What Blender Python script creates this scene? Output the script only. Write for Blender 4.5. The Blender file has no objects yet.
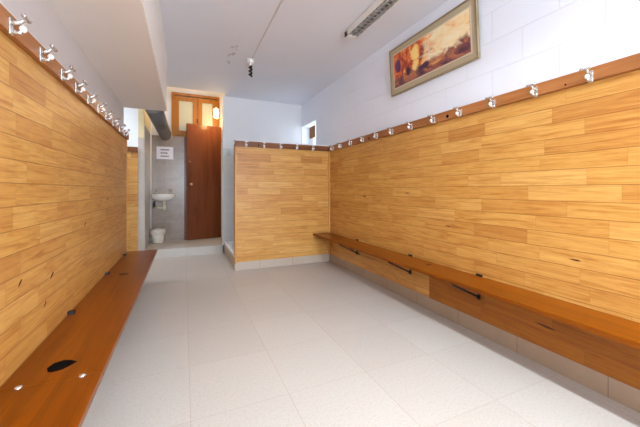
import bpy, bmesh, math, random
from mathutils import Vector, Matrix
random.seed(7)
H = 1.05                      # camera height in metres; layout below is in units of H
F = 305.0; CX = 320.0; HY = 190.0
TH = math.radians(24.0); SN, CS = math.sin(TH), math.cos(TH)
COL = bpy.context.scene.collection

# ---------- measuring helpers (pixel column/row of the photo -> place on a known wall plane)
def ratio(u):                 # X / Y of the vertical plane through column u
    t = (u - CX) / F
    return (SN + t * CS) / (CS - t * SN)
def x_at(u, y): return ratio(u) * y
def y_at(u, x): return x / ratio(u)
def z_at(v, x, y): return 1 + (HY - v) * (x * SN + y * CS) / F

# ---------- materials
def mat(name, rgb=(.8, .8, .8), rough=.5, metal=0.0, **kw):
    m = bpy.data.materials.new(name); m.use_nodes = True
    b = m.node_tree.nodes['Principled BSDF']
    b.inputs['Base Color'].default_value = (*rgb, 1)
    b.inputs['Roughness'].default_value = rough
    b.inputs['Metallic'].default_value = metal
    for k, v in kw.items(): b.inputs[k.replace('_', ' ')].default_value = v
    return m
class N:
    def __init__(s, m):
        s.t = m.node_tree; s.b = s.t.nodes['Principled BSDF']
    def n(s, kind, **kw):
        nd = s.t.nodes.new(kind)
        for k, v in kw.items(): setattr(nd, k, v)
        return nd
    def l(s, a, b): s.t.links.new(a, b)
    def put(s, sock, v):
        if isinstance(v, (int, float)): sock.default_value = v
        elif isinstance(v, tuple): sock.default_value = v
        else: s.l(v, sock)
    def math(s, op, a, b=0.0, c=None, clamp=False):
        nd = s.n('ShaderNodeMath', operation=op); nd.use_clamp = clamp
        s.put(nd.inputs[0], a); s.put(nd.inputs[1], b)
        if c is not None: s.put(nd.inputs[2], c)
        return nd.outputs[0]
    def pos(s):
        tc = s.n('ShaderNodeTexCoord'); sp = s.n('ShaderNodeSeparateXYZ')
        s.l(tc.outputs['Object'], sp.inputs[0]); return tc.outputs['Object'], sp.outputs
    def comb(s, x, y, z):
        c = s.n('ShaderNodeCombineXYZ')
        for i, v in enumerate((x, y, z)): s.put(c.inputs[i], v)
        return c.outputs[0]
    def noise(s, vec, scale=5, detail=3, rough=.5, dist=0):
        nd = s.n('ShaderNodeTexNoise'); s.put(nd.inputs['Vector'], vec)
        nd.inputs['Scale'].default_value = scale; nd.inputs['Detail'].default_value = detail
        nd.inputs['Roughness'].default_value = rough; nd.inputs['Distortion'].default_value = dist
        return nd.outputs['Fac']
    def ramp(s, fac, stops):
        r = s.n('ShaderNodeValToRGB'); s.put(r.inputs[0], fac); e = r.color_ramp.elements
        while len(e) < len(stops): e.new(.5)
        for q, (p, c) in zip(e, stops): q.position = p; q.color = (*c, 1)
        return r.outputs[0]
    def mix(s, fac, a, b, mode='MIX'):
        nd = s.n('ShaderNodeMix', data_type='RGBA', blend_type=mode)
        s.put(nd.inputs[0], fac)
        for sock, v in ((nd.inputs[6], a), (nd.inputs[7], b)):
            if isinstance(v, tuple): sock.default_value = (*v, 1) if len(v) == 3 else v
            else: s.l(v, sock)
        return nd.outputs[2]
    def bump(s, h, strength=.3, dist=.005):
        nd = s.n('ShaderNodeBump'); nd.inputs['Strength'].default_value = strength
        nd.inputs['Distance'].default_value = dist
        s.l(h, nd.inputs['Height']); s.l(nd.outputs[0], s.b.inputs['Normal'])
def C(r, g, b):               # sRGB 0-255 -> linear
    return tuple(((v / 255) / 12.92 if v <= 10 else ((v / 255 + .055) / 1.055) ** 2.4) for v in (r, g, b))

def line_mask(n, coord, pitch, width, off=0.0):
    """1 on joints of the given pitch (metres)"""
    a = n.math('FRACT', n.math('DIVIDE', n.math('SUBTRACT', coord, off), pitch))
    d = n.math('MINIMUM', a, n.math('SUBTRACT', 1.0, a))
    return n.math('LESS_THAN', d, width / pitch / 2)

PAL = [(194, 140, 72), (206, 154, 82), (212, 163, 88), (216, 169, 94), (222, 178, 106)]
def panel_mat(name, axis, pitch=.0903, z0=1.541 * H, pal=PAL):
    m = mat(name, rough=.38); n = N(m); v, s = n.pos()
    a = s[axis]; z = s[2]
    rz = n.math('DIVIDE', n.math('SUBTRACT', z0, z), pitch)
    row = n.math('FLOOR', rz)
    fr = n.math('FRACT', rz)
    wn = n.n('ShaderNodeTexWhiteNoise', noise_dimensions='1D'); n.l(row, wn.inputs['W'])
    w = n.math('ADD', n.math('DIVIDE', a, .44), n.math('MULTIPLY', wn.outputs['Value'], 37.0))
    w = n.math('ADD', w, n.math('MULTIPLY', row, 11.0))
    vo = n.n('ShaderNodeTexVoronoi', voronoi_dimensions='1D'); n.l(w, vo.inputs['W']); vo.inputs['Scale'].default_value = 1
    ve = n.n('ShaderNodeTexVoronoi', voronoi_dimensions='1D', feature='DISTANCE_TO_EDGE'); n.l(w, ve.inputs['W']); ve.inputs['Scale'].default_value = 1
    sc = n.n('ShaderNodeSeparateColor'); n.l(vo.outputs['Color'], sc.inputs[0])
    # grain stretched along the plank, shifted by plank
    g = n.comb(n.math('ADD', n.math('MULTIPLY', a, 2.2), n.math('MULTIPLY', sc.outputs[1], 50.0)), n.math('MULTIPLY', row, 3.1), n.math('MULTIPLY', z, 42.0))
    gr = n.noise(g, 1.0, 5, .62, 1.4)
    g2 = n.noise(n.comb(n.math('MULTIPLY', a, 5.0), 0.0, n.math('MULTIPLY', z, 260.0)), 1.0, 2, .5)
    base = n.ramp(sc.outputs[0], list(zip((0, .06, .16, .7, 1), [C(*q) for q in pal])))
    grain = n.ramp(gr, [(.25, C(196, 150, 108)), (.42, C(230, 208, 184)), (.55, C(248, 240, 230)), (.75, (1, 1, 1))])
    c = n.mix(.8, base, grain, 'MULTIPLY')
    st = n.noise(n.comb(n.math('MULTIPLY', a, 7.0), n.math('MULTIPLY', row, 5.7), n.math('MULTIPLY', z, 30.0)), 1.0, 4, .6, .8)
    c = n.mix(.35, c, n.ramp(st, [(.3, C(214, 172, 130)), (.46, C(246, 236, 226)), (.7, (1, 1, 1))]), 'MULTIPLY')
    c = n.mix(.22, c, n.ramp(g2, [(.3, C(190, 150, 110)), (.6, (1, 1, 1))]), 'MULTIPLY')
    # a few knots
    vk = n.n('ShaderNodeTexVoronoi'); n.l(n.comb(n.math('MULTIPLY', a, 1.5), 0.0, n.math('MULTIPLY', z, 4.8)), vk.inputs['Vector']); vk.inputs['Scale'].default_value = 1
    kn = n.math('LESS_THAN', vk.outputs['Distance'], .052)
    kc = n.n('ShaderNodeSeparateColor'); n.l(vk.outputs['Color'], kc.inputs[0])
    kn = n.math('MULTIPLY', kn, n.math('GREATER_THAN', kc.outputs[0], .55))
    c = n.mix(n.math('MULTIPLY', kn, .75), c, C(95, 50, 22))
    ej = n.math('LESS_THAN', ve.outputs['Distance'], .0035)
    jd = n.math('MINIMUM', fr, n.math('SUBTRACT', 1.0, fr))
    hj = n.math('LESS_THAN', jd, .022)
    j = n.math('MAXIMUM', n.math('MULTIPLY', ej, .3), hj)
    c = n.mix(n.math('MULTIPLY', j, .62), c, C(120, 66, 26))
    n.l(c, n.b.inputs['Base Color'])
    n.bump(n.math('SUBTRACT', 1.0, j), .25, .002)
    n.b.inputs['Specular IOR Level'].default_value = .35
    return m

def plank_mat(name, c_lo, c_hi, axis, rough=.25, boards=None, off=0):
    m = mat(name, rough=rough); n = N(m); v, s = n.pos(); n.b.inputs['Specular IOR Level'].default_value = .22
    o = [n.math('MULTIPLY', s[i], 30.0) for i in range(3)]
    o[axis] = n.math('MULTIPLY', s[axis], 2.5)
    gr = n.noise(n.comb(*o), 1.0, 5, .6, 1.6)
    big = n.noise(v, 2.2, 2)
    c = n.mix(gr, c_lo, c_hi)
    c = n.mix(n.math('MULTIPLY', big, .5), c, tuple(x * .6 for x in c_hi))
    o2 = [n.math('MULTIPLY', s[i], 9.0) for i in range(3)]; o2[axis] = n.math('MULTIPLY', s[axis], .9)
    c = n.mix(.5, c, n.ramp(n.noise(n.comb(*o2), 1.0, 3, .55, 1.0), [(.34, C(178, 160, 150)), (.5, C(240, 236, 230)), (.66, (1, 1, 1))]), 'MULTIPLY')
    if boards:
        row = n.math('FLOOR', n.math('DIVIDE', n.math('SUBTRACT', s[0], off), boards))
        wn = n.n('ShaderNodeTexWhiteNoise', noise_dimensions='1D'); n.l(row, wn.inputs['W'])
        c = n.mix(n.math('MULTIPLY', wn.outputs['Value'], .35), c, c_lo)
        j = line_mask(n, s[0], boards, .0022, off)
        c = n.mix(n.math('MULTIPLY', j, .45), c, tuple(x * .5 for x in c_lo))
    n.l(c, n.b.inputs['Base Color']); n.bump(gr, .05, .002)
    return m

def block_mat(name, rgb, axis, joint=True):
    m = mat(name, rough=.55); n = N(m); v, s = n.pos()
    br = n.n('ShaderNodeTexBrick'); n.l(n.comb(s[axis], s[2], 0.0), br.inputs['Vector'])
    br.inputs['Color1'].default_value = (1, 1, 1, 1); br.inputs['Color2'].default_value = (1, 1, 1, 1); br.inputs['Mortar'].default_value = (0, 0, 0, 1)
    br.inputs['Scale'].default_value = 1; br.inputs['Mortar Size'].default_value = .005; br.inputs['Mortar Smooth'].default_value = .6
    br.inputs['Brick Width'].default_value = .42; br.inputs['Row Height'].default_value = .21
    ns = n.noise(v, 60, 3, .7); bl = n.noise(v, 1.7, 3)
    h = n.math('ADD', n.math('MULTIPLY', ns, .25), n.math('MULTIPLY', br.outputs['Fac'], -1.0))
    c = n.mix(n.math('MULTIPLY', br.outputs['Fac'], .14), n.mix(bl, tuple(x * .95 for x in rgb), rgb), tuple(x * .6 for x in rgb))
    n.l(c, n.b.inputs['Base Color']); n.bump(h, .5, .003)
    return m

def tile_mat(name, rgb1, rgb2, axis, w, hgt, grout, rough=.3, jw=.004, offa=0, offz=0, scale=3.5):
    m = mat(name, rough=rough); n = N(m); v, s = n.pos()
    mot = n.noise(v, scale, 6, .65, .8); fine = n.noise(v, 60, 2)
    c = n.mix(n.math('MULTIPLY', mot, 1.5, clamp=True), rgb1, rgb2)
    c = n.mix(n.math('MULTIPLY', fine, .25), c, tuple(x * .7 for x in rgb2))
    j = line_mask(n, s[axis], w, jw, offa)
    if hgt: j = n.math('MAXIMUM', j, line_mask(n, s[2], hgt, jw, offz))
    c = n.mix(n.math('MULTIPLY', j, .8), c, grout)
    n.l(c, n.b.inputs['Base Color']); n.bump(n.math('SUBTRACT', 1.0, j), .2, .002)
    return m

def floor_mat():
    m = mat('speckled_floor_tile', rough=.42); n = N(m); v, s = n.pos()
    px, py = .443 * H, .446 * H
    ox, oy = .028 * CS * H, (1.432 - 3 * .446) * H
    cell = n.comb(n.math('FLOOR', n.math('DIVIDE', n.math('SUBTRACT', s[0], ox), px)), n.math('FLOOR', n.math('DIVIDE', n.math('SUBTRACT', s[1], oy), py)), 0.0)
    wn = n.n('ShaderNodeTexWhiteNoise', noise_dimensions='3D'); n.l(cell, wn.inputs['Vector'])
    sp = n.noise(v, 170, 2, .7); sp2 = n.noise(v, 75, 3, .6); big = n.noise(v, 1.6, 4, .6)
    c = n.mix(wn.outputs['Value'], C(196, 191, 184), C(190, 184, 177))
    c = n.mix(n.math('MULTIPLY', big, .5), c, C(186, 178, 169))
    c = n.mix(.22, c, n.ramp(sp, [(.36, C(200, 178, 160)), (.5, (1, 1, 1))]), 'MULTIPLY')
    c = n.mix(.14, c, n.ramp(sp2, [(.38, C(190, 175, 160)), (.52, (1, 1, 1))]), 'MULTIPLY')
    # scattered scuffs
    sc = n.noise(n.comb(n.math('MULTIPLY', s[0], 9.0), n.math('MULTIPLY', s[1], 22.0), 0.0), 1.0, 2, .5)
    c = n.mix(n.math('MULTIPLY', n.math('GREATER_THAN', sc, .765), .35), c, C(140, 115, 95))
    j = n.math('MAXIMUM', line_mask(n, s[0], px, .0035, ox), n.math('MULTIPLY', line_mask(n, s[1], py, .0035, oy), .7))
    c = n.mix(n.math('MULTIPLY', j, .45), c, C(150, 130, 112))
    n.l(c, n.b.inputs['Base Color']); n.bump(n.math('SUBTRACT', 1.0, j), .15, .001)
    return m

def plaster(name, rgb, rgb2=None, scale=2.0, rough=.7):
    m = mat(name, rough=rough); n = N(m); v, s = n.pos()
    c = n.mix(n.noise(v, scale, 4, .6), rgb, rgb2 or tuple(x * .92 for x in rgb))
    n.l(c, n.b.inputs['Base Color']); n.bump(n.noise(v, 90, 3, .7), .08, .002)
    return m

def ceiling_mat():
    m = plaster('ceiling_paint', C(226, 228, 236), C(220, 221, 228)); n = N(m); v, s = n.pos()
    # old peeling mark beside the lamp holder
    px, py = x_at(233, 3.35), 3.35
    d = n.math('ADD', n.math('POWER', n.math('DIVIDE', n.math('SUBTRACT', s[0], px * H), .045), 2.0), n.math('POWER', n.math('DIVIDE', n.math('SUBTRACT', s[1], py * H), .40), 2.0))
    ns = n.noise(v, 14, 4, .7)
    f = n.math('MULTIPLY', n.math('LESS_THAN', d, 1.0), n.math('GREATER_THAN', ns, .56))
    old = n.b.inputs['Base Color'].links[0].from_socket
    c = n.mix(n.math('MULTIPLY', f, .5), old, C(140, 130, 125))
    n.l(c, n.b.inputs['Base Color'])
    return m

def art_mat():
    m = mat('abstract_painting', rough=.5); n = N(m); v, s = n.pos()
    # local coords: x 0..1 along the picture (left to right), z 0..1 up, stored in the mesh UVs
    uv = n.n('ShaderNodeUVMap'); sp = n.n('ShaderNodeSeparateXYZ'); n.l(uv.outputs[0], sp.inputs[0])
    x, z = sp.outputs[0], sp.outputs[1]
    q = n.comb(n.math('MULTIPLY', x, 5.5), n.math('MULTIPLY', z, 1.6), 0.0)
    a = n.noise(q, 1.3, 5, .65, 1.2)
    b = n.noise(n.comb(n.math('MULTIPLY', x, 3.0), n.math('MULTIPLY', z, 2.5), 4.0), 1.6, 6, .7, .8)
    left = n.ramp(a, [(.30, C(70, 35, 60)), (.42, C(165, 60, 40)), (.50, C(225, 110, 50)), (.60, C(245, 180, 90)), (.72, C(255, 235, 190))])
    right = n.ramp(b, [(.30, C(235, 150, 90)), (.42, C(246, 215, 160)), (.6, C(248, 236, 200)), (.8, C(225, 205, 160))])
    low = n.ramp(b, [(.32, C(60, 38, 62)), (.48, C(130, 75, 75)), (.6, C(200, 125, 75)), (.75, C(235, 190, 120))])
    t = n.math('ADD', x, n.math('MULTIPLY', n.math('SUBTRACT', b, .5), .5))
    c = n.mix(n.ramp(t, [(.45, (0, 0, 0)), (.6, (1, 1, 1))]), left, right)
    t2 = n.math('ADD', z, n.math('MULTIPLY', n.math('SUBTRACT', a, .5), .7))
    t2 = n.math('SUBTRACT', t2, n.math('MULTIPLY', x, .18))
    c = n.mix(n.ramp(t2, [(.16, (1, 1, 1)), (.30, (0, 0, 0))]), c, low)
    # bright upright figure-less glow and dark blot left of centre
    def blob(cx, cz, rx, rz, wob=.5):
        d = n.math('ADD', n.math('POWER', n.math('DIVIDE', n.math('SUBTRACT', x, cx), rx), 2.0), n.math('POWER', n.math('DIVIDE', n.math('SUBTRACT', z, cz), rz), 2.0))
        d = n.math('ADD', d, n.math('MULTIPLY', n.math('SUBTRACT', b, .5), wob * 6))
        return n.ramp(d, [(.5, (1, 1, 1)), (1.0, (0, 0, 0))])
    c = n.mix(blob(.34, .58, .07, .38), c, C(252, 215, 130))
    c = n.mix(blob(.23, .32, .035, .18), c, C(50, 38, 60))
    c = n.mix(blob(.46, .24, .10, .10), c, C(75, 45, 75))
    c = n.mix(blob(.07, .62, .05, .22), c, C(85, 45, 90))
    n.l(c, n.b.inputs['Base Color'])
    return m

M = {}
M['panel_y'] = panel_mat('pine_panelling_along_room', 1)
M['panel_x'] = panel_mat('pine_panelling_across_room', 0)
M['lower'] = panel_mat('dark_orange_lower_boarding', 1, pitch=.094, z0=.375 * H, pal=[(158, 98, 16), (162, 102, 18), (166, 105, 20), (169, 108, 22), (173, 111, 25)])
M['rail'] = plank_mat('red_brown_varnished_rail', C(150, 90, 44), C(202, 136, 82), 1, .3)
M['rail_x'] = plank_mat('red_brown_varnished_rail_across', C(104, 60, 34), C(146, 92, 56), 0, .3)
M['bench'] = plank_mat('orange_varnished_bench_plank', C(104, 46, 0), C(168, 90, 2), 1, .28, .10, .03)
M['bench_l'] = plank_mat('dark_orange_varnished_bench_plank', C(98, 42, 0), C(166, 86, 2), 1, .28, .103, -.595 * 1.05)
M['trim_wood'] = plank_mat('light_wood_trim', C(205, 145, 75), C(228, 175, 105), 2, .4)
M['door'] = plank_mat('dark_red_brown_door_wood', C(98, 50, 26), C(136, 76, 44), 2, .25)
M['window_wood'] = plank_mat('honey_window_wood', C(136, 82, 22), C(178, 116, 40), 2, .35)
M['block_y'] = block_mat('white_painted_block_wall_long', C(234, 239, 250), 1)
M['block_x'] = block_mat('white_painted_block_wall_cross', C(232, 236, 242), 0)
M['white'] = plaster('white_wall_paint', C(222, 222, 226))
M['greywall'] = plaster('pale_grey_wall_paint', C(220, 219, 221))
M['leftwall'] = plaster('dull_white_left_wall_paint', C(214, 207, 205))
M['soffit'] = plaster('soffit_paint', C(238, 232, 226))
M['cream'] = plaster('cream_plaster', C(232, 212, 160), C(205, 190, 150), 3.0)
M['ceiling'] = ceiling_mat()
M['floor'] = floor_mat()
M['skirt_y'] = tile_mat('beige_skirting_tile_long', C(176, 154, 132), C(162, 140, 119), 1, .44 * H, None, C(110, 90, 72), .35, offa=.778 * H)
M['skirt_x'] = tile_mat('beige_skirting_tile_cross', C(196, 180, 166), C(184, 168, 152), 0, .44 * H, None, C(120, 100, 84), .35)
M['greytile'] = tile_mat('marbled_grey_wall_tile', C(170, 150, 132), C(134, 115, 100), 0, .34, .34, C(172, 162, 150), .25, .003, .05, .14, scale=5)
M['greytile_y'] = tile_mat('marbled_grey_wall_tile_side', C(214, 204, 194), C(182, 172, 162), 1, .34, .34, C(190, 184, 176), .25, .003, .05, .14, scale=5)
M['showertile'] = tile_mat('pale_grey_shower_tile', C(214, 214, 210), C(200, 202, 200), 0, .155, .20, C(222, 222, 222), .2, .004, .59, .1)
M['ceramic'] = mat('white_ceramic', C(236, 234, 230), .12)
M['tray'] = mat('pale_blue_grey_tray', C(196, 206, 212), .3)
M['chrome'] = mat('worn_chrome', C(218, 216, 213), .24, .8)
M['hook_white'] = mat('off_white_hook_tip', C(235, 232, 226), .3)
M['black_iron'] = mat('black_painted_iron', C(26, 22, 20), .5)
M['dark_knot'] = mat('burnt_black_mark', C(14, 11, 11), .9, **{'Specular IOR Level': .05})
M['crack'] = mat('dark_brown_crack', C(84, 36, 14), .6)
M['duct'] = mat('matt_grey_duct', C(112, 108, 106), .5, .3)
M['duct_rim'] = mat('pale_collar', C(180, 160, 130), .6)
M['fixture'] = mat('white_enamel_fixture', C(225, 222, 218), .35)
M['louvre'] = mat('aluminium_louvre', C(200, 198, 196), .3, .8)
M['dark_inside'] = mat('dark_fixture_inside', C(36, 34, 34), .5)
M['tube'] = mat('unlit_glass_tube', C(235, 235, 235), .2)
M['plastic'] = mat('off_white_plastic', C(226, 218, 204), .45)
M['pvc'] = mat('ivory_waste_pipe', C(216, 206, 182), .4)
M['bag'] = mat('thin_white_bin_bag', C(214, 206, 196), .4)
M['paper'] = mat('white_paper', C(226, 224, 232), .8)
M['ink'] = mat('grey_print', C(80, 76, 84), .8)
M['frame'] = plank_mat('champagne_picture_frame', C(150, 134, 104), C(168, 152, 122), 1, .45)
M['mount'] = mat('beige_picture_mount', C(178, 163, 134), .7)
M['slip'] = mat('pale_inner_slip', C(205, 190, 165), .6)
M['art'] = art_mat()
M['frost'] = mat('greenish_frosted_glass', C(172, 170, 148), .3)
M['switch'] = mat('grey_green_switch_plate', C(178, 188, 180), .4)
M['copper'] = mat('brass_knob', C(232, 180, 140), .25, .6)
def emit(name, rgb, st):
    m = mat(name, rgb, .4); b = m.node_tree.nodes['Principled BSDF']
    b.inputs['Emission Color'].default_value = (*rgb, 1); b.inputs['Emission Strength'].default_value = st
    return m
M['lit_bulb'] = emit('lit_warm_lamp_glass', (1, .78, .45), 14)
M['lit_tube'] = emit('lit_fluorescent_tube', (1, .97, .95), 12)
gl = mat('clear_window_glass', (1, 1, 1), .02); gl.node_tree.nodes['Principled BSDF'].inputs['Transmission Weight'].default_value = 1
M['glass'] = gl

# ---------- mesh builder (input in units of H unless metres=True)
class MB:
    def __init__(s, k=H): s.bm = bmesh.new(); s.k = k
    def v(s, p): return s.bm.verts.new(Vector(p) * s.k)
    def box(s, x0, x1, y0, y1, z0, z1, bev=0):
        t = bmesh.new()
        vs = [t.verts.new(Vector((x, y, z)) * s.k) for x in (x0, x1) for y in (y0, y1) for z in (z0, z1)]
        for f in ((0, 1, 3, 2), (4, 6, 7, 5), (0, 4, 5, 1), (2, 3, 7, 6), (0, 2, 6, 4), (1, 5, 7, 3)):
            t.faces.new([vs[i] for i in f])
        bmesh.ops.recalc_face_normals(t, faces=t.faces)
        if bev: bmesh.ops.bevel(t, geom=t.edges[:], offset=bev * s.k, segments=2, affect='EDGES', profile=.6)
        s.join(t); return s
    def join(s, t, mtx=None):
        if mtx is not None: bmesh.ops.transform(t, matrix=mtx, verts=t.verts)
        me = bpy.data.meshes.new('t'); t.to_mesh(me); t.free(); s.bm.from_mesh(me); bpy.data.meshes.remove(me)
    def tube(s, pts, r, n=12, caps=True):
        pts = [Vector(p) for p in pts]; rs = r if isinstance(r, (list, tuple)) else [r] * len(pts)
        rings = []; up = None
        for i, p in enumerate(pts):
            a = pts[max(i - 1, 0)]; b = pts[min(i + 1, len(pts) - 1)]
            d = (b - a).normalized()
            if up is None: up = Vector((0, 0, 1)) if abs(d.z) < .9 else Vector((1, 0, 0))
            e = d.cross(up).normalized(); up = e.cross(d).normalized()
            rings.append([s.v(p + (e * math.cos(2 * math.pi * k / n) + up * math.sin(2 * math.pi * k / n)) * rs[i]) for k in range(n)])
        for A, B in zip(rings, rings[1:]):
            for k in range(n):
                f = s.bm.faces.new((A[k], A[(k + 1) % n], B[(k + 1) % n], B[k])); f.smooth = True
        if caps:
            s.bm.faces.new(rings[0][::-1]); s.bm.faces.new(rings[-1])
        return s
    def lathe(s, prof, c=(0, 0, 0), n=24, sx=1, sy=1):
        rings = []
        for r, z in prof:
            rings.append([s.v((c[0] + sx * r * math.cos(2 * math.pi * k / n), c[1] + sy * r * math.sin(2 * math.pi * k / n), c[2] + z)) for k in range(n)])
        for A, B in zip(rings, rings[1:]):
            for k in range(n):
                f = s.bm.faces.new((A[k], A[(k + 1) % n], B[(k + 1) % n], B[k])); f.smooth = True
        if prof[0][0] > 1e-5: s.bm.faces.new(rings[0][::-1])
        if prof[-1][0] > 1e-5: s.bm.faces.new(rings[-1])
        return s
    def ball(s, c, r, sx=1, sy=1, sz=1):
        t = bmesh.new(); bmesh.ops.create_uvsphere(t, u_segments=14, v_segments=9, radius=r * s.k)
        for f in t.faces: f.smooth = True
        s.join(t, Matrix.Translation(Vector(c) * s.k) @ Matrix.Diagonal((sx, sy, sz, 1))); return s
    def prism(s, pts, axis, a0, a1):
        """outline pts (2D) extruded along axis 0/1/2"""
        def mk(p, a):
            q = list(p); q.insert(axis, a); return q
        A = [s.v(mk(p, a0)) for p in pts]; B = [s.v(mk(p, a1)) for p in pts]; n = len(pts)
        s.bm.faces.new(A); s.bm.faces.new(B[::-1])
        for k in range(n): s.bm.faces.new((A[k], B[k], B[(k + 1) % n], A[(k + 1) % n]))
        return s
    def build(s, name, m, parent=None, mtx=None):
        bmesh.ops.remove_doubles(s.bm, verts=s.bm.verts, dist=1e-6)
        bmesh.ops.recalc_face_normals(s.bm, faces=s.bm.faces)
        if mtx is not None: bmesh.ops.transform(s.bm, matrix=mtx, verts=s.bm.verts)
        me = bpy.data.meshes.new(name); s.bm.to_mesh(me); s.bm.free()
        me.materials.append(M[m] if isinstance(m, str) else m)
        o = bpy.data.objects.new(name, me); COL.objects.link(o)
        if parent is not None:
            o.parent = parent
            if parent.type == 'EMPTY' and not parent.get('_local'): o.location = -parent.location
        return o
def box(name, m, b, parent=None, bev=0): return MB().box(*b, bev=bev).build(name, m, parent)
def root(name, loc, label, cat, group=None):
    o = bpy.data.objects.new(name, None); COL.objects.link(o); o.empty_display_size = .05
    o.location = Vector(loc) * H; tag(o, label, cat, group); return o
def tag(o, label, cat, group=None):
    o['label'] = label; o['category'] = cat
    if group: o['group'] = group
    return o
def struct(o, label=None, cat=None):
    o['kind'] = 'structure'
    if label: o['label'] = label
    if cat: o['category'] = cat
    return o
def sroot(name, loc):
    o = bpy.data.objects.new(name, None); COL.objects.link(o); o.location = Vector(loc) * H
    o['kind'] = 'structure'; return o

# ---------- key planes
XL, XR = -.567, 1.864         # panel faces left / right
YP, YE, YS = 3.86, 5.04, 5.87 # partition face, end wall face, wash-basin wall face
ZC, ZCC = 2.49, 2.98          # ceiling, corridor ceiling
ZS = .125                     # raised floor behind the step
RT, RB, PB = 1.608, 1.541, .105
ZT_ = .406
YB = -3.6                     # back wall behind the camera
XLL = -2.1

# ---------- the setting
fl = MB(); fl.box(XLL - .1, 2.2, YB - .1, 7.0, -.1, 0); struct(fl.build('floor', 'floor'), 'pale speckled square floor tiles', 'floor')
o = MB().box(-.53, .72, YE + .0, YS + .9, 0.0, ZS).build('trim_1', 'floor')
struct(o, 'raised tiled step in front of the brown door and wash basin', 'step')
# ceiling with the small higher part beyond it
c = MB(); c.box(XLL - .1, 2.2, YB - .1, 4.9, ZC, ZC + .1); c.box(.60, 2.2, 4.9, 5.1, ZC, ZC + .1); c.box(XLL - .1, -.53, 4.9, 5.1, ZC, ZC + .1)
c.box(-.53, .6, 4.9, 4.95, ZC + .1, ZCC); c.box(-.6, .8, 4.9, 7.0, ZCC, ZCC + .08)
struct(c.build('ceiling', 'ceiling'), 'white ceiling with faint pink cast', 'ceiling')
struct(box('trim_2', 'soffit', (XLL, -.18, YB, 3.85, 1.887, ZC)), 'low boxed soffit over the left bench', 'soffit')
# left wall and panelling
wl = box('wall_left', 'leftwall', (XL - .16, XL - .025, YB, 3.84, 0, 1.887)); struct(wl, 'dull white left wall above the coat rail', 'wall')
box('panelling', 'panel_y', (XL - .025, XL, -.6, 3.85, PB, RB + .03), wl)
box('end_trim', 'trim_wood', (XL - .17, XL + .004, 3.84, 3.862, 0, RB + .03), wl)
# alcove beyond the left wall
struct(box('wall_alcove', 'block_x', (XLL - .1, -.53, YE, 6.1, 0, ZC)), 'white block end wall of the left alcove', 'wall')
p = box('panelling', 'panel_x', (XLL, -.60, YE - .03, YE, 0, RB + .02), bpy.data.objects['wall_alcove'])
struct(box('wall_alcove_side', 'white', (XLL - .1, XLL, YB, YE, 0, ZC)), 'white side wall of the left alcove', 'wall')
# right wall with a small high window near the end
wr = MB(); x0, x1 = XR + .025, XR + .16
wr.box(x0, x1, YB, 4.40, 0, ZC); wr.box(x0, x1, 4.40, 5.16, 0, 1.5); wr.box(x0, x1, 4.40, 5.16, 2.10, ZC); wr.box(x0, x1, 5.03, 5.16, 1.5, 2.1)
wr = wr.build('wall_right', 'block_y'); struct(wr, 'white painted block wall above the right panelling', 'wall')
box('panelling', 'panel_y', (XR, XR + .025, -.6, YP, PB, RB + .03), wr)
ysm = y_at(429.5, XR)
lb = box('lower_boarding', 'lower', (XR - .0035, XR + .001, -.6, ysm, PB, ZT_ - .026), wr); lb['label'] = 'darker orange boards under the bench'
struct(box('baseboard_right', 'skirt_y', (XR + .002, XR + .025, -.6, YP, 0, PB)), 'beige tile skirting under the right bench', 'skirting')
# window recess
w1 = sroot('window_1', (XR + .25, 4.8, 1.5))
r = MB(); r.box(XR + .16, XR + .34, 4.30, 4.40, 1.4, 2.3); r.box(XR + .16, XR + .34, 5.26, 5.34, 1.4, 2.3); r.box(XR + .16, XR + .34, 4.40, 5.26, 1.42, 1.5); r.box(XR + .16, XR + .34, 4.4, 5.26, 2.22, 2.3)
r.build('reveal', 'white', w1)
f = MB(); f.box(XR + .24, XR + .27, 4.99, 5.20, 1.94, 2.22); f.box(XR + .24, XR + .27, 4.40, 4.44, 1.5, 2.22); f.box(XR + .24, XR + .27, 4.44, 4.99, 1.5, 1.53)
f.build('window_frame', 'window_wood', w1)
box('pane', 'glass', (XR + .252, XR + .258, 4.44, 5.26, 1.53, 2.22), w1)
w1['label'] = 'small bright high window at the far end of the right wall'
# back wall behind the camera, with an unseen window added for daylight fill
bw = MB(); bw.box(XLL - .1, 2.2, YB - .1, YB, 0, .9); bw.box(XLL - .1, 2.2, YB - .1, YB, 2.2, ZC); bw.box(XLL - .1, -.3, YB - .1, YB, .9, 2.2); bw.box(1.6, 2.2, YB - .1, YB, .9, 2.2)
struct(bw.build('wall_back', 'white'))
w2 = sroot('added_back_window', (.65, YB, .9))
f = MB()
for b in ((-.3, -.26, .9, 2.2), (1.56, 1.6, .9, 2.2), (-.26, 1.56, .9, .94), (-.26, 1.56, 2.16, 2.2), (.63, .67, .94, 2.16)): f.box(b[0], b[1], YB - .07, YB - .03, b[2], b[3])
f.build('window_frame', 'fixture', w2)
box('pane', 'glass', (-.26, 1.56, YB - .052, YB - .048, .94, 2.16), w2)
# end wall (shower side)
we = box('wall_end', 'greywall', (.561, XR + .025, YE, YE + .10, 0, ZC)); struct(we, 'pale painted end wall behind the partition', 'wall')
MB().box(.561, XR + .02, YE - .012, YE, .16, 1.66).build('wall_tiles', 'showertile', we)
box('upper_wall', 'greywall', (.60, XR, YE + .02, YE + .1, ZC, ZCC), we)
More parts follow.
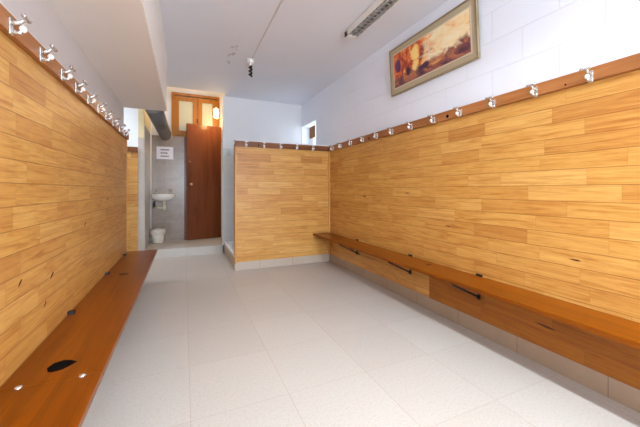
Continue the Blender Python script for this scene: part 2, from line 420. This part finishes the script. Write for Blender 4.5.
# corridor walls
struct(box('wall_corridor_right', 'cream', (.70, .78, YE + .10, 7.0, 0, ZCC)), 'cream wall beside the brown door', 'wall')
ws = sroot('wall_basin', (0, YS, 0)); ws['label'] = 'grey marbled tile wall behind the wash basin'
s = MB(); s.box(-.53, .03, YS, YS + .1, ZS, 1.93); s.box(.645, .70, YS, YS + .1, ZS, 1.93)
s.build('wall_tiles', 'greytile', ws)
s = MB(); s.box(-.53, .70, YS + .10, YS + .18, 1.93, ZCC); s.box(.03, .70, YS + .101, YS + .12, 1.90, 1.93)
s.build('upper_plaster', 'white', ws)
s = MB(); s.box(.0, .75, 6.9, 7.0, 0, ZCC); s.build('room_beyond', 'white', ws)
wp = MB(); wp.box(-.53, -.518, YE - .002, YS, ZS, 1.93); wp.box(-.60, -.53, YE - .012, YE, 0, 1.75)
wp = wp.build('wall_pillar', 'greytile_y'); struct(wp, 'grey tiled corner left of the wash basin', 'wall')
box('upper_plaster', 'cream', (-.53, -.524, YE, YS + .10, 1.93, ZCC), wp)
box('upper_face', 'cream', (-.60, -.53, YE - .006, YE, 1.75, ZC), wp)
box('corner_edging', 'fixture', (-.521, -.508, YS - .014, YS, ZS, 1.93), wp)

# ---------- partition
wq = box('wall_partition', 'white', (.577, XR, YP + .025, YP + .085, 0, 1.60)); struct(wq, 'low pine-clad partition wall closing off the shower', 'partition')
box('panelling', 'panel_x', (.577, XR, YP, YP + .025, PB, RB + .03), wq)
box('end_trim', 'trim_wood', (.571, .588, YP - .006, YP + .09, PB - .015, RB + .03), wq)
box('corner_trim', 'trim_wood', (XR - .018, XR, YP - .02, YP, PB, RB + .0), wq)
box('cap', 'white', (.570, XR, YP - .01, YP + .09, RT, RT + .018), wq)
struct(box('baseboard_partition', 'skirt_x', (.573, XR, YP + .002, YP + .025, 0, PB)), 'beige tile skirting under the partition', 'skirting')

# shower tray
t = root('shower_tray', (.7, 4.4, 0), 'white edged shower tray between pine partition and end wall', 'shower tray')
box('tiled_base', 'skirt_y', (.575, XR, YP + .086, YE - .013, 0, .145), t)
b = MB(); b.box(.575, .62, YP + .086, YE - .013, .145, .19, bev=.006); b.box(.62, XR, YP + .086, YP + .12, .145, .19, bev=.006); b.box(.62, XR, YE - .05, YE - .013, .145, .19, bev=.006)
b.build('rim', 'ceramic', t)
box('tray_floor', 'tray', (.62, XR, YP + .12, YE - .05, .145, .155), t)

# ---------- coat racks
def hook_mesh():
    """local: +x points away from the wall, y along the rail, origin at rail face centre"""
    m = MB(1.0)
    m.box(0, .006, -.012, .012, -.034, .026, bev=.002)
    m.tube([(.003, 0, .010), (.018, 0, .010), (.032, 0, .018), (.044, 0, .030)], [.009, .008, .007, .0065], 8)
    m.tube([(.003, 0, -.012), (.015, 0, -.024), (.028, 0, -.024), (.036, 0, -.010)], [.009, .008, .0075, .007], 8)
    return m
def hat_bar():
    m = MB(1.0); m.tube([(.046, -.028, .031), (.047, -.022, .033), (.047, -.010, .032), (.047, .010, .032), (.047, .022, .033), (.046, .028, .031)], [.004, .0085, .0065, .0065, .0085, .004], 10); return m
def tip():
    m = MB(1.0); m.ball((.037, 0, -.008), .0115, 1, 1, 1.1); return m
hook_me = bar_me = tip_me = None
def add_hook(parent, x, y, z, rz):
    global hook_me, bar_me, tip_me
    if hook_me is None:
        h = hook_mesh().build('hook', 'chrome'); hook_me = h.data; COL.objects.unlink(h); bpy.data.objects.remove(h)
        h = hat_bar().build('crossbar', 'chrome'); bar_me = h.data; bpy.data.objects.remove(h)
        h = tip().build('hook_tip', 'hook_white'); tip_me = h.data; bpy.data.objects.remove(h)
    h = bpy.data.objects.new('hook', hook_me); COL.objects.link(h); h.parent = parent
    h.location = Vector((x, y, z)) * H - parent.location; h.rotation_euler = (0, 0, rz)
    for nm, me in (('crossbar', bar_me), ('hook_tip', tip_me)):
        k = bpy.data.objects.new(nm, me); COL.objects.link(k); k.parent = h
ZH = (RT + RB) / 2 - .010
def knot_hole(parent, c, r, axis, name='screw_hole'):
    m = MB(); d = [0, 0, 0]; d[axis] = .0015
    a = [c[i] - d[i] for i in range(3)]; b2 = [c[i] + d[i] for i in range(3)]
    m.tube([a, b2], r, 12).build(name, 'dark_knot', parent)

g = root('coat_rack', (XR, 1, RB), 'long red-brown wooden coat rack on the right wall above the long bench', 'coat rack')
box('rail', 'rail', (XR - .022, XR, -.6, YP, RB, RT), g, bev=.002)
us = [590, 535, 493, 459.6, 433.6, 411, 392, 376.5, 363, 351, 340.6, 332.5]
ys = [y_at(u, XR - .03) for u in us] + [.55, .27, 0.0]
for y in ys: add_hook(g, XR - .022, y, ZH, math.pi)
knot_hole(g, (XR - .022, y_at(447.5, XR - .022), ZH), .013, 0)
knot_hole(g, (XR - .022, y_at(369, XR - .022), ZH), .011, 0)
knot_hole(g, (XR - .022, y_at(565.5, XR - .022), ZH - .008), .005, 0)

g = root('coat_rack', (XL, 1, RB), 'long wooden coat rack with metal hooks running above the left bench', 'coat rack')
box('rail', 'rail', (XL, XL + .022, -.6, 3.85, RB, RT), g, bev=.002)
box('lit_wall_strip', 'fixture', (XL - .02, XL + .014, -.6, 3.85, RT, RT + .012), g)  # white strip added in place of the brightly lit wall above the rail
us = [11, 41, 62, 76, 88, 98, 106, 113, 119.5, 124]
ys = [y_at(u, XL + .025) for u in us]
for y in ys: add_hook(g, XL + .022, y, ZH, 0)
print('left hooks', [round(y, 2) for y in ys])

g = root('coat_rack', (1.2, YP, RB), 'short dark wooden coat rack along the top of the low partition', 'coat rack')
box('rail', 'rail_x', (.577, XR - .026, YP - .022, YP, RB, RT), g, bev=.002)
for u in (246.3, 264, 281, 297, 313): add_hook(g, x_at(u, YP - .03), YP - .022, ZH, -math.pi / 2)
knot_hole(g, (x_at(258.7, YP - .022), YP - .022, ZH), .011, 1)

g = root('coat_rack', (-1.0, YE, RB), 'dark wooden coat rack in the alcove past the left wall', 'coat rack')
box('rail', 'rail_x', (XLL, -.60, YE - .05, YE - .03, RB, RT), g, bev=.002)
for x in (-1.5, -1.2, -.9): add_hook(g, x, YE - .05, ZH, -math.pi / 2)

# ---------- benches
def knot(parent, pts, z, name, m='dark_knot', th=.0012):
    MB().prism([(p[0], p[1]) for p in pts], 2, z - .0005, z + th).build(name, m, parent)
XF, ZT = 1.610, .406
g = root('wall_bench', (1.74, 1.2, 0), 'long orange wooden bench fixed along the right wall on black brackets', 'bench')
box('seat', 'bench', (XF, XR - .001, -.6, YP - .002, ZT - .026, ZT), g, bev=.004)
for y in (3.10, 2.175, 1.475):
    m = MB()
    m.box(XR - .012, XR - .001, y - .008, y + .008, .243, ZT - .026)
    m.tube([(XF + .008, y, ZT - .032), (XR - .012, y, .262)], .006, 8)
    m.box(XF + .006, XF + .022, y - .009, y + .009, ZT - .037, ZT - .026)
    m.box(XF + .02, XR - .001, y - .012, y + .012, ZT - .031, ZT - .026)
    br = m.build('bracket', 'black_iron', g)
    MB().box(XR - .010, XR - .0005, y - .022, y + .022, ZT, ZT + .014).build('bracket_tab', 'black_iron', br)
    MB().ball((XR - .018, y, .258), .010).build('bolt', 'black_iron', br)
def bench_spot(u, v, rx, ry, z=ZT):   # place on bench top seen at (u, v)
    zc = (1 - z) * F / (v - HY); t = (u - CX) / F
    return zc * (t * CS + SN), zc * (CS - t * SN)
bx, by = bench_spot(428.5, 264.8, 0, 0)
knot(g, [(bx - .03, by - .008), (bx - .01, by - .014), (bx + .02, by - .01), (bx + .035, by + .004), (bx + .01, by + .012), (bx - .02, by + .010)], ZT, 'dark_knot', 'crack')
# cracks on the lower panelling
for (u, v, w) in ((545, 326, .055), (352, 249, .05), (359, 254, .03), (450, 281.5, .035)):
    y = y_at(u, XR); z = z_at(v, XR, y)
    pts = [(y - w, z - .004), (y - w * .2, z - .008), (y + w, z + .001), (y + w * .3, z + .007), (y - w * .5, z + .005)]
    MB().prism(pts, 0, XR - .0048, XR).build('crack', 'crack', wr)
for (u, v, w) in ((575, 260, .03), (407, 193, .04), (448, 226, .03)):
    y = y_at(u, XR); z = z_at(v, XR, y)
    pts = [(y - w, z - .001), (y - w * .2, z - .005), (y + w, z + .001), (y + w * .3, z + .004), (y - w * .5, z + .003)]
    MB().prism(pts, 0, XR - .0012, XR).build('crack', 'crack', wr)
for (u, v, w) in ((52, 275, .02), (20, 283, .014), (85, 224, .015), (45, 304, .012)):
    y = y_at(u, XL); z = z_at(v, XL, y)
    pts = [(y - w, z - .012), (y, z - .006), (y + w, z + .010), (y + w * .6, z + .012), (y - w * .3, z + .002)]
    MB().prism(pts, 0, XL, XL + .0012).build('crack', 'crack', wl)

XG, ZL = -.273, .336
g = root('wall_bench', (-.42, 1.2, 0), 'dark orange plank bench along the left wall with a burn mark', 'bench')
box('seat', 'bench_l', (XL + .001, XG, -.6, 1.347, ZL - .026, ZL), g, bev=.003)
box('seat', 'bench_l', (XL + .001, XG, 1.350, 3.86, ZL - .026, ZL), g, bev=.003)
for y in (3.635, 2.868, 2.035, 1.25, .45):
    m = MB()
    m.tube([(XG - .02, y, ZL - .032), (XL + .012, y, .19)], .0075, 8)
    m.box(XL + .001, XG - .02, y - .012, y + .012, ZL - .031, ZL - .026)
    m.box(XL + .0005, XL + .012, y - .012, y + .012, .16, ZL - .026)
    br = m.build('bracket', 'black_iron', g)
    if y > 1.5:
        MB().box(XL + .0005, XL + .03, y - .011, y + .011, ZL, ZL + .016).build('bracket_tab', 'black_iron', br)
pts = [bench_spot(u, v, 0, 0, ZL) for u, v in ((47, 368.5), (54, 363.5), (64, 360.3), (71, 360), (77, 361.6), (70, 365.5), (62, 369.5), (52, 372.2), (47.5, 371.8))]
knot(g, pts, ZL, 'burn_mark')
pts = [bench_spot(u, v, 0, 0, ZL) for u, v in ((118, 274), (123, 273), (129, 273.2), (127, 275), (120, 275.6))]
knot(g, pts, ZL, 'dark_knot', 'crack')
for u, v in ((82.3, 375.8), (18.5, 388)):
    x, y = bench_spot(u, v, 0, 0, ZL)
    MB().lathe([(.0001, -.001), (.011, -.001), (.011, .002), (.008, .005), (.0001, .007)], (x, y, ZL), 14).build('bolt', 'chrome', g)

# ---------- painting, leaning a little out from the wall
yl, yr = 2.46, 1.486
g = root('framed_painting', (XR, (yl + yr) / 2, 1.92), 'abstract orange and purple painting in a beige frame high on white wall', 'painting')
L = (yl - yr) * H; Ht = .44 * H
# local frame: x along the wall from left (far) to right (near), z up, y out of wall
ang = math.radians(3.5)
base = Matrix.Translation(Vector((XR + .023, yl, 1.919)) * H) @ Matrix(((0, -1, 0, 0), (-1, 0, 0, 0), (0, 0, 1, 0), (0, 0, 0, 1)))
lean = Matrix.Rotation(-ang, 4, 'X')
mt = base @ lean
def pic(name, m, boxes, parent=g):
    k = MB(1.0)
    for b in boxes: k.box(*b)
    o = k.build(name, m, parent, mt); return o
fw = .012
pic('frame', 'frame', [(0, L, .0, .024, 0, fw), (0, L, .0, .024, Ht - fw, Ht), (0, fw, 0, .024, fw, Ht - fw), (L - fw, L, 0, .024, fw, Ht - fw)])
pic('mount', 'mount', [(fw, L - fw, .0, .018, fw, Ht - fw)])
ml, mv = .062, .068
pic('inner_slip', 'slip', [(ml - .012, L - ml + .012, .018, .0195, mv - .012, Ht - mv + .012)])
k = MB(1.0)
vs = [k.v(p) for p in ((ml, .021, mv), (L - ml, .021, mv), (L - ml, .021, Ht - mv), (ml, .021, Ht - mv))]
bk = [k.v(p) for p in ((ml, .0195, mv), (L - ml, .0195, mv), (L - ml, .0195, Ht - mv), (ml, .0195, Ht - mv))]
uvl = k.bm.loops.layers.uv.new('UVMap')
fc = k.bm.faces.new(vs)
for lp, q in zip(fc.loops, ((0, 0), (1, 0), (1, 1), (0, 1))): lp[uvl].uv = q
for i in range(4): k.bm.faces.new((vs[i], bk[i], bk[(i + 1) % 4], vs[(i + 1) % 4]))
k.build('canvas', 'art', g, mt)

# ---------- louvred ceiling lights
def louvre_light(label, xc, y0, y1, lit):
    g = root('ceiling_light', (xc, (y0 + y1) / 2, ZC), label, 'ceiling light')
    w = .057; zb = 2.425
    m = MB(); m.box(xc - w, xc + w, y0, y1, ZC - .02, ZC - .008)
    m.box(xc - w, xc - w + .008, y0, y1, zb, ZC - .02); m.box(xc + w - .008, xc + w, y0, y1, zb, ZC - .02)
    m.box(xc - w, xc + w, y0, y0 + .05, zb, ZC - .02); m.box(xc - w, xc + w, y1 - .05, y1, zb, ZC - .02)
    for yy in (y0 + .15, y1 - .15): m.box(xc - .02, xc + .02, yy - .03, yy + .03, ZC - .012, ZC)
    m.build('housing', 'fixture', g)
    box('reflector', 'dark_inside', (xc - w + .008, xc + w - .008, y0 + .05, y1 - .05, ZC - .026, ZC - .02), g)
    MB().tube([(xc, y0 + .06, zb + .03), (xc, y1 - .06, zb + .03)], .012, 12).build('fluorescent_tube', 'lit_tube' if lit else 'tube', g)
    m = MB(); n = int((y1 - y0 - .1) / .05)
    for i in range(n):
        y = y0 + .05 + (i + .5) * (y1 - y0 - .1) / n
        m.box(xc - w + .008, xc + w - .008, y - .0018, y + .0018, zb + .001, zb + .012)
    m.box(xc - .0015, xc + .0015, y0 + .05, y1 - .05, zb + .002, zb + .016)
    m.build('louvre', 'louvre', g)
    return g
louvre_light('unlit white ceiling light with a dark louvre grille, close to right wall', 1.427, 1.15, 2.51, False)
louvre_light('lit louvred ceiling light over the middle of the room', .85, .55, 1.93, True)
louvre_light('unseen lit louvred ceiling light added behind the viewer for even light', .85, -1.6, -.2, True)  # added fixture, out of view, to even out the room light
louvre_light('unseen lit louvred ceiling light added farthest behind the viewer as fill', .85, -3.4, -2.0, True)  # another added fixture, out of view, for more even fill
# bayonet end cap on the visible light
def area(name, loc, size, sizey, power, col=(1, 1, 1), rot=(0, 0, 0), spread=180):
    l = bpy.data.lights.new(name, 'AREA'); l.shape = 'RECTANGLE'; l.size = size * H; l.size_y = sizey * H
    l.energy = power; l.color = col; l.spread = math.radians(spread)
    o = bpy.data.objects.new(name, l); COL.objects.link(o); o.location = Vector(loc) * H; o.rotation_euler = rot; return o
area('unseen_tube_light', (.85, 1.24, 2.42), .04, 1.25, 8.5, (.84, .94, 1.0), spread=130)
area('unseen_tube_light', (.85, -.9, 2.42), .04, 1.25, 58, (.84, .94, 1.0), spread=150)  # added fill below the first unseen fixture behind the camera
area('unseen_tube_light', (.85, -2.7, 2.42), .05, 1.25, 85, (.84, .94, 1.0), spread=165)  # added fill below the farthest unseen fixture

# lamp holder hanging from the ceiling and its surface cable
lx, ly = x_at(250.5, 3.42), 0
ly = 3.48 * (CS - (250.5 - CX) / F * SN); lx = ratio(250.5) * ly
g = root('lamp_holder', (lx, ly, ZC), 'white ceiling rose with a dark twisted lamp holder hanging from it', 'lamp holder')
MB().lathe([(.0001, 0), (.042, 0), (.042, -.030), (.030, -.045), (.014, -.050), (.0001, -.050)], (lx, ly, ZC), 20).build('ceiling_rose', 'fixture', g)
MB().lathe([(.0001, -.050), (.016, -.050), (.016, -.068), (.0001, -.068)], (lx, ly, ZC), 16).build('collar', 'ceramic', g)
pts = []
for i in range(61):
    a = i / 60; pts.append((lx + .012 * math.cos(a * 6 * math.pi), ly + .012 * math.sin(a * 6 * math.pi), ZC - .074 - a * .12))
MB().tube(pts, .012, 7).build('twisted_stem', 'black_iron', g)
tag(MB().tube([(lx + .01, -1.9, ZC - .004), (lx + .01, ly - .04, ZC - .004)], .0045, 8).build('ceiling_cable', 'fixture'), 'thin white cable running along the ceiling to the rose', 'cable')

# ---------- duct
dx, dz = -.292, 1.945
g = root('ventilation_duct', (dx, 4.8, dz), 'grey round ventilation duct from the soffit to the tiled wall', 'duct')
MB().tube([(dx - .03, 3.86, dz), (dx, YS - .002, dz)], .094, 28).build('pipe', 'duct', g)
MB().tube([(dx, YS - .02, dz), (dx, YS - .001, dz)], .103, 28).build('collar', 'duct_rim', g)

# ---------- window above the door
def frame_boxes(m, x0, x1, z0, z1, t, y0, y1):
    m.box(x0, x0 + t, y0, y1, z0, z1); m.box(x1 - t, x1, y0, y1, z0, z1)
    m.box(x0 + t, x1 - t, y0, y1, z0, z0 + t); m.box(x0 + t, x1 - t, y0, y1, z1 - t, z1)
YT = YS + .06
tx0, tx1 = x_at(171.5, YT), x_at(219.3, YT)
w3 = sroot('window_3', ((tx0 + tx1) / 2, YT, 1.93)); w3['label'] = 'honey wood window with two frosted casements above the brown door'
m = MB(); frame_boxes(m, tx0, tx1, 1.932, 2.72, .045, YT, YT + .04); m.build('window_frame', 'window_wood', w3)
mid = x_at(197.5, YT)
for a, b in ((tx0 + .045, mid - .004), (mid + .004, tx1 - .045)):
    m = MB(); frame_boxes(m, a, b, 1.975, 2.655, .075, YT - .012, YT + .03); cs = m.build('casement', 'window_wood', w3)
    box('pane', 'frost', (a + .075, b - .075, YT + .002, YT + .008, 2.05, 2.58), cs)
MB().box(mid - .012, mid + .006, YT - .03, YT - .012, 2.20, 2.28, bev=.002).build('catch', 'black_iron', w3)

# ---------- door, hinged right, ajar
hx, hy = .622, 5.90
lx_, ly_ = .036, 5.77
dl = math.hypot(hx - lx_, hy - ly_); da = math.atan2(ly_ - hy, lx_ - hx)
d1 = bpy.data.objects.new('door_1', None); COL.objects.link(d1); d1.location = Vector((hx, hy, ZS)) * H; d1.rotation_euler = (0, 0, da)
d1['kind'] = 'structure'; d1['_local'] = 1; d1['label'] = 'dark red-brown wooden door standing slightly ajar'
def local(mb, name, m, parent=d1):
    o = mb.build(name, m); o.parent = parent; return o
slab = local(MB().box(0, dl, -.02, .02, .005, 2.03, bev=.003), 'door_panel', 'door')
k = MB(); k.lathe([(.0001, 0), (.022, 0), (.022, .006), (.008, .012), (.008, .03), (.024, .042), (.026, .055), (.018, .066), (.0001, .07)], (0, 0, 0), 18)
kn = local(k, 'door_knob', 'copper', d1)
kn.rotation_euler = (-math.pi / 2, 0, 0)
kn.location = Vector((dl - .065, .02, .975)) * H
k2 = local(MB().tube([(dl - .05, .02, 1.37), (dl - .05, .026, 1.37)], .012, 12), 'lock_cylinder', 'copper', d1)
del d1['_local']
# door frame
m = MB(); m.box(.0, .032, YS - .012, YS + .09, ZS, 1.93); 
struct(m.build('trim_3', 'door'), 'dark door frame posts', 'door frame')

# ---------- wall lamp (lit)
by = 5.55; bx = x_at(216, by); bz = z_at(113, bx, by)
g = root('wall_lamp', (bx, by, bz), 'small glowing lamp beside the window above the door', 'lamp')
MB().tube([(.70, by, bz - .07), (bx, by, bz - .10), (bx, by, bz - .085)], .007, 10).build('arm', 'copper', g)
MB().box(.685, .70, by - .05, by + .05, bz - .12, bz - .02, bev=.004).build('wall_plate', 'copper', g)
MB().lathe([(.0001, -.085), (.028, -.08), (.037, -.04), (.037, .04), (.028, .075), (.0001, .085)], (bx, by, bz), 18).build('lamp_glass', 'lit_bulb', g)
pl = bpy.data.lights.new('wall_lamp_light', 'POINT'); pl.energy = 7; pl.color = (1, .66, .30); pl.shadow_soft_size = .05
po = bpy.data.objects.new('wall_lamp_light', pl); COL.objects.link(po); po.location = Vector((bx - .03, by + .0, bz - .13)) * H

# ---------- wash basin
sy = 5.71; sx = x_at(163, sy)
g = root('wash_basin', (sx, YS, .9), 'small white ceramic wash basin on grey tiled wall with two taps', 'wash basin')
prof = [(.0001, -.085), (.06, -.082), (.115, -.066), (.156, -.038), (.173, -.005), (.177, .020), (.177, .028), (.170, .034), (.146, .028), (.125, -.005), (.08, -.035), (.0001, -.042)]
m = MB(); m.lathe(prof, (sx, sy, .90), 32, 1.0, .82)
m.build('bowl', 'ceramic', g)
MB().box(sx - .150, sx + .150, YS - .065, YS - .0, .868, .934, bev=.010).build('back_ledge', 'ceramic', g)
for px in (-.105, .11):
    m = MB(); zc = .934
    m.lathe([(.0001, 0), (.022, 0), (.017, .02), (.015, .055), (.0001, .058)], (sx + px, YS - .05, zc), 12)
    m.tube([(sx + px, YS - .05, zc + .035), (sx + px, YS - .09, zc + .045), (sx + px, YS - .115, zc + .02)], .009, 8)
    tp = m.build('tap', 'chrome', g)
    MB().lathe([(.0001, .058), (.026, .06), (.026, .084), (.0001, .092)], (sx + px, YS - .05, zc), 8).build('tap_handle', 'chrome', tp)
m = MB(); m.tube([(sx + .02, sy, .828), (sx + .02, sy, .74)], [.026, .020], 12)
m.tube([(sx + .02, sy, .745), (sx + .02, sy, .655)], .026, 12)
m.tube([(sx + .02, sy, .70), (sx - .06, sy + .02, .70), (sx - .125, sy + .04, .71)], .018, 10)
m.build('waste_trap', 'pvc', g)
m = MB(); m.tube([(sx - .125, sy + .04, .71), (sx - .14, sy + .08, .735), (sx - .14, YS - .002, .80)], .017, 10)
m.build('waste_elbow', 'black_iron', g)

tag(MB().tube([(x_at(150.8, YS - .03), YS - .03, ZS), (x_at(150.8, YS - .03), YS - .03, 2.4)], .013, 10).build('water_pipe', 'fixture'), 'thin white upright pipe in the corner beside the basin', 'pipe')

# ---------- bin
qx, qy = -.402, 5.73
g = root('waste_bin', (qx, qy, ZS), 'small off-white waste bin with a bag under the basin', 'waste bin')
MB().lathe([(.0001, 0), (.083, 0), (.105, .21), (.100, .21), (.079, .006), (.0001, .006)], (qx, qy, ZS), 24).build('bin_body', 'plastic', g)
m = MB(); pr = []
m.lathe([(.1065, .20), (.110, .17), (.104, .145), (.112, .150), (.118, .175), (.116, .215), (.108, .226), (.096, .215), (.088, .10)], (qx, qy, ZS), 24)
for v in m.bm.verts:
    a = math.atan2(v.co.y - qy * H, v.co.x - qx * H); v.co.z += .007 * math.sin(a * 5) + .004 * math.sin(a * 11)
m.build('bin_bag', 'bag', g)

# ---------- notice
nx0, nx1 = x_at(156.5, YS), x_at(173.3, YS); nz1, nz0 = z_at(147, -.25, YS), z_at(159.3, -.25, YS)
g = root('paper_notice', ((nx0 + nx1) / 2, YS, nz0), 'white paper notice with three grey lines on tiles above basin', 'notice')
box('sheet', 'paper', (nx0, nx1, YS - .004, YS, nz0, nz1), g)
hh = nz1 - nz0; ww = nx1 - nx0
for a, b, fr in ((.24, .76, .76), (.24, .66, .50), (.24, .74, .24)):
    m = MB(); x = nx0 + a * ww
    m.box(x, nx0 + b * ww, YS - .0044, YS - .004, nz0 + fr * hh - .0125, nz0 + fr * hh - .0095)
    while x < nx0 + b * ww:
        w_ = random.choice((.010, .014, .012))
        m.box(x, min(x + w_, nx0 + b * ww), YS - .0048, YS - .004, nz0 + fr * hh - .011, nz0 + fr * hh + .011)
        x += w_ + .004
    m.build('printed_line', 'ink', g)

# switch plate on the end wall tiles
swx = x_at(229, YE - .012); swz = z_at(153.5, swx, YE)
tag(MB().box(swx - .035, swx + .035, YE - .022, YE - .012, swz - .04, swz + .04, bev=.004).build('switch_plate', 'switch'), 'square grey-green switch plate on the end wall beside the shower', 'switch plate')

area('corridor_fill', (.1, 5.35, 2.92), .5, .3, 4, (1.0, .93, .84))  # added fill without a fixture, brightens the corridor
# ---------- light in the alcove and by the windows
area('alcove_light', (-1.35, 4.4, 2.40), .5, .8, 18, (.88, .94, 1.0))
area('window_daylight', (XR + .15, 4.72, 1.85), .5, .5, 1.6, (.75, .87, 1.0), (0, math.radians(90), 0))
area('added_back_daylight', (.65, YB + .03, 1.55), 1.8, 1.2, 150, (.72, .87, 1.0), (math.radians(90), 0, 0))  # added daylight fill at the unseen back window

w = bpy.data.worlds.new('overcast'); bpy.context.scene.world = w; w.use_nodes = True
w.node_tree.nodes['Background'].inputs[0].default_value = (.80, .90, 1.0, 1); w.node_tree.nodes['Background'].inputs[1].default_value = 1.6

# ---------- camera
cam = bpy.data.cameras.new('camera'); co = bpy.data.objects.new('camera', cam); COL.objects.link(co)
co.location = (0, 0, H); co.rotation_euler = (math.radians(90), 0, -TH)
cam.sensor_width = 36; cam.lens = F / 640 * 36; cam.shift_y = (HY - 213.5) / 640; cam.clip_start = .02
sc = bpy.context.scene; sc.camera = co
sc.view_settings.view_transform = 'Standard'; sc.view_settings.look = 'None'; sc.view_settings.gamma = 1
sc.view_settings.exposure = 0.34
sc.cycles.max_bounces = 10; sc.cycles.diffuse_bounces = 8
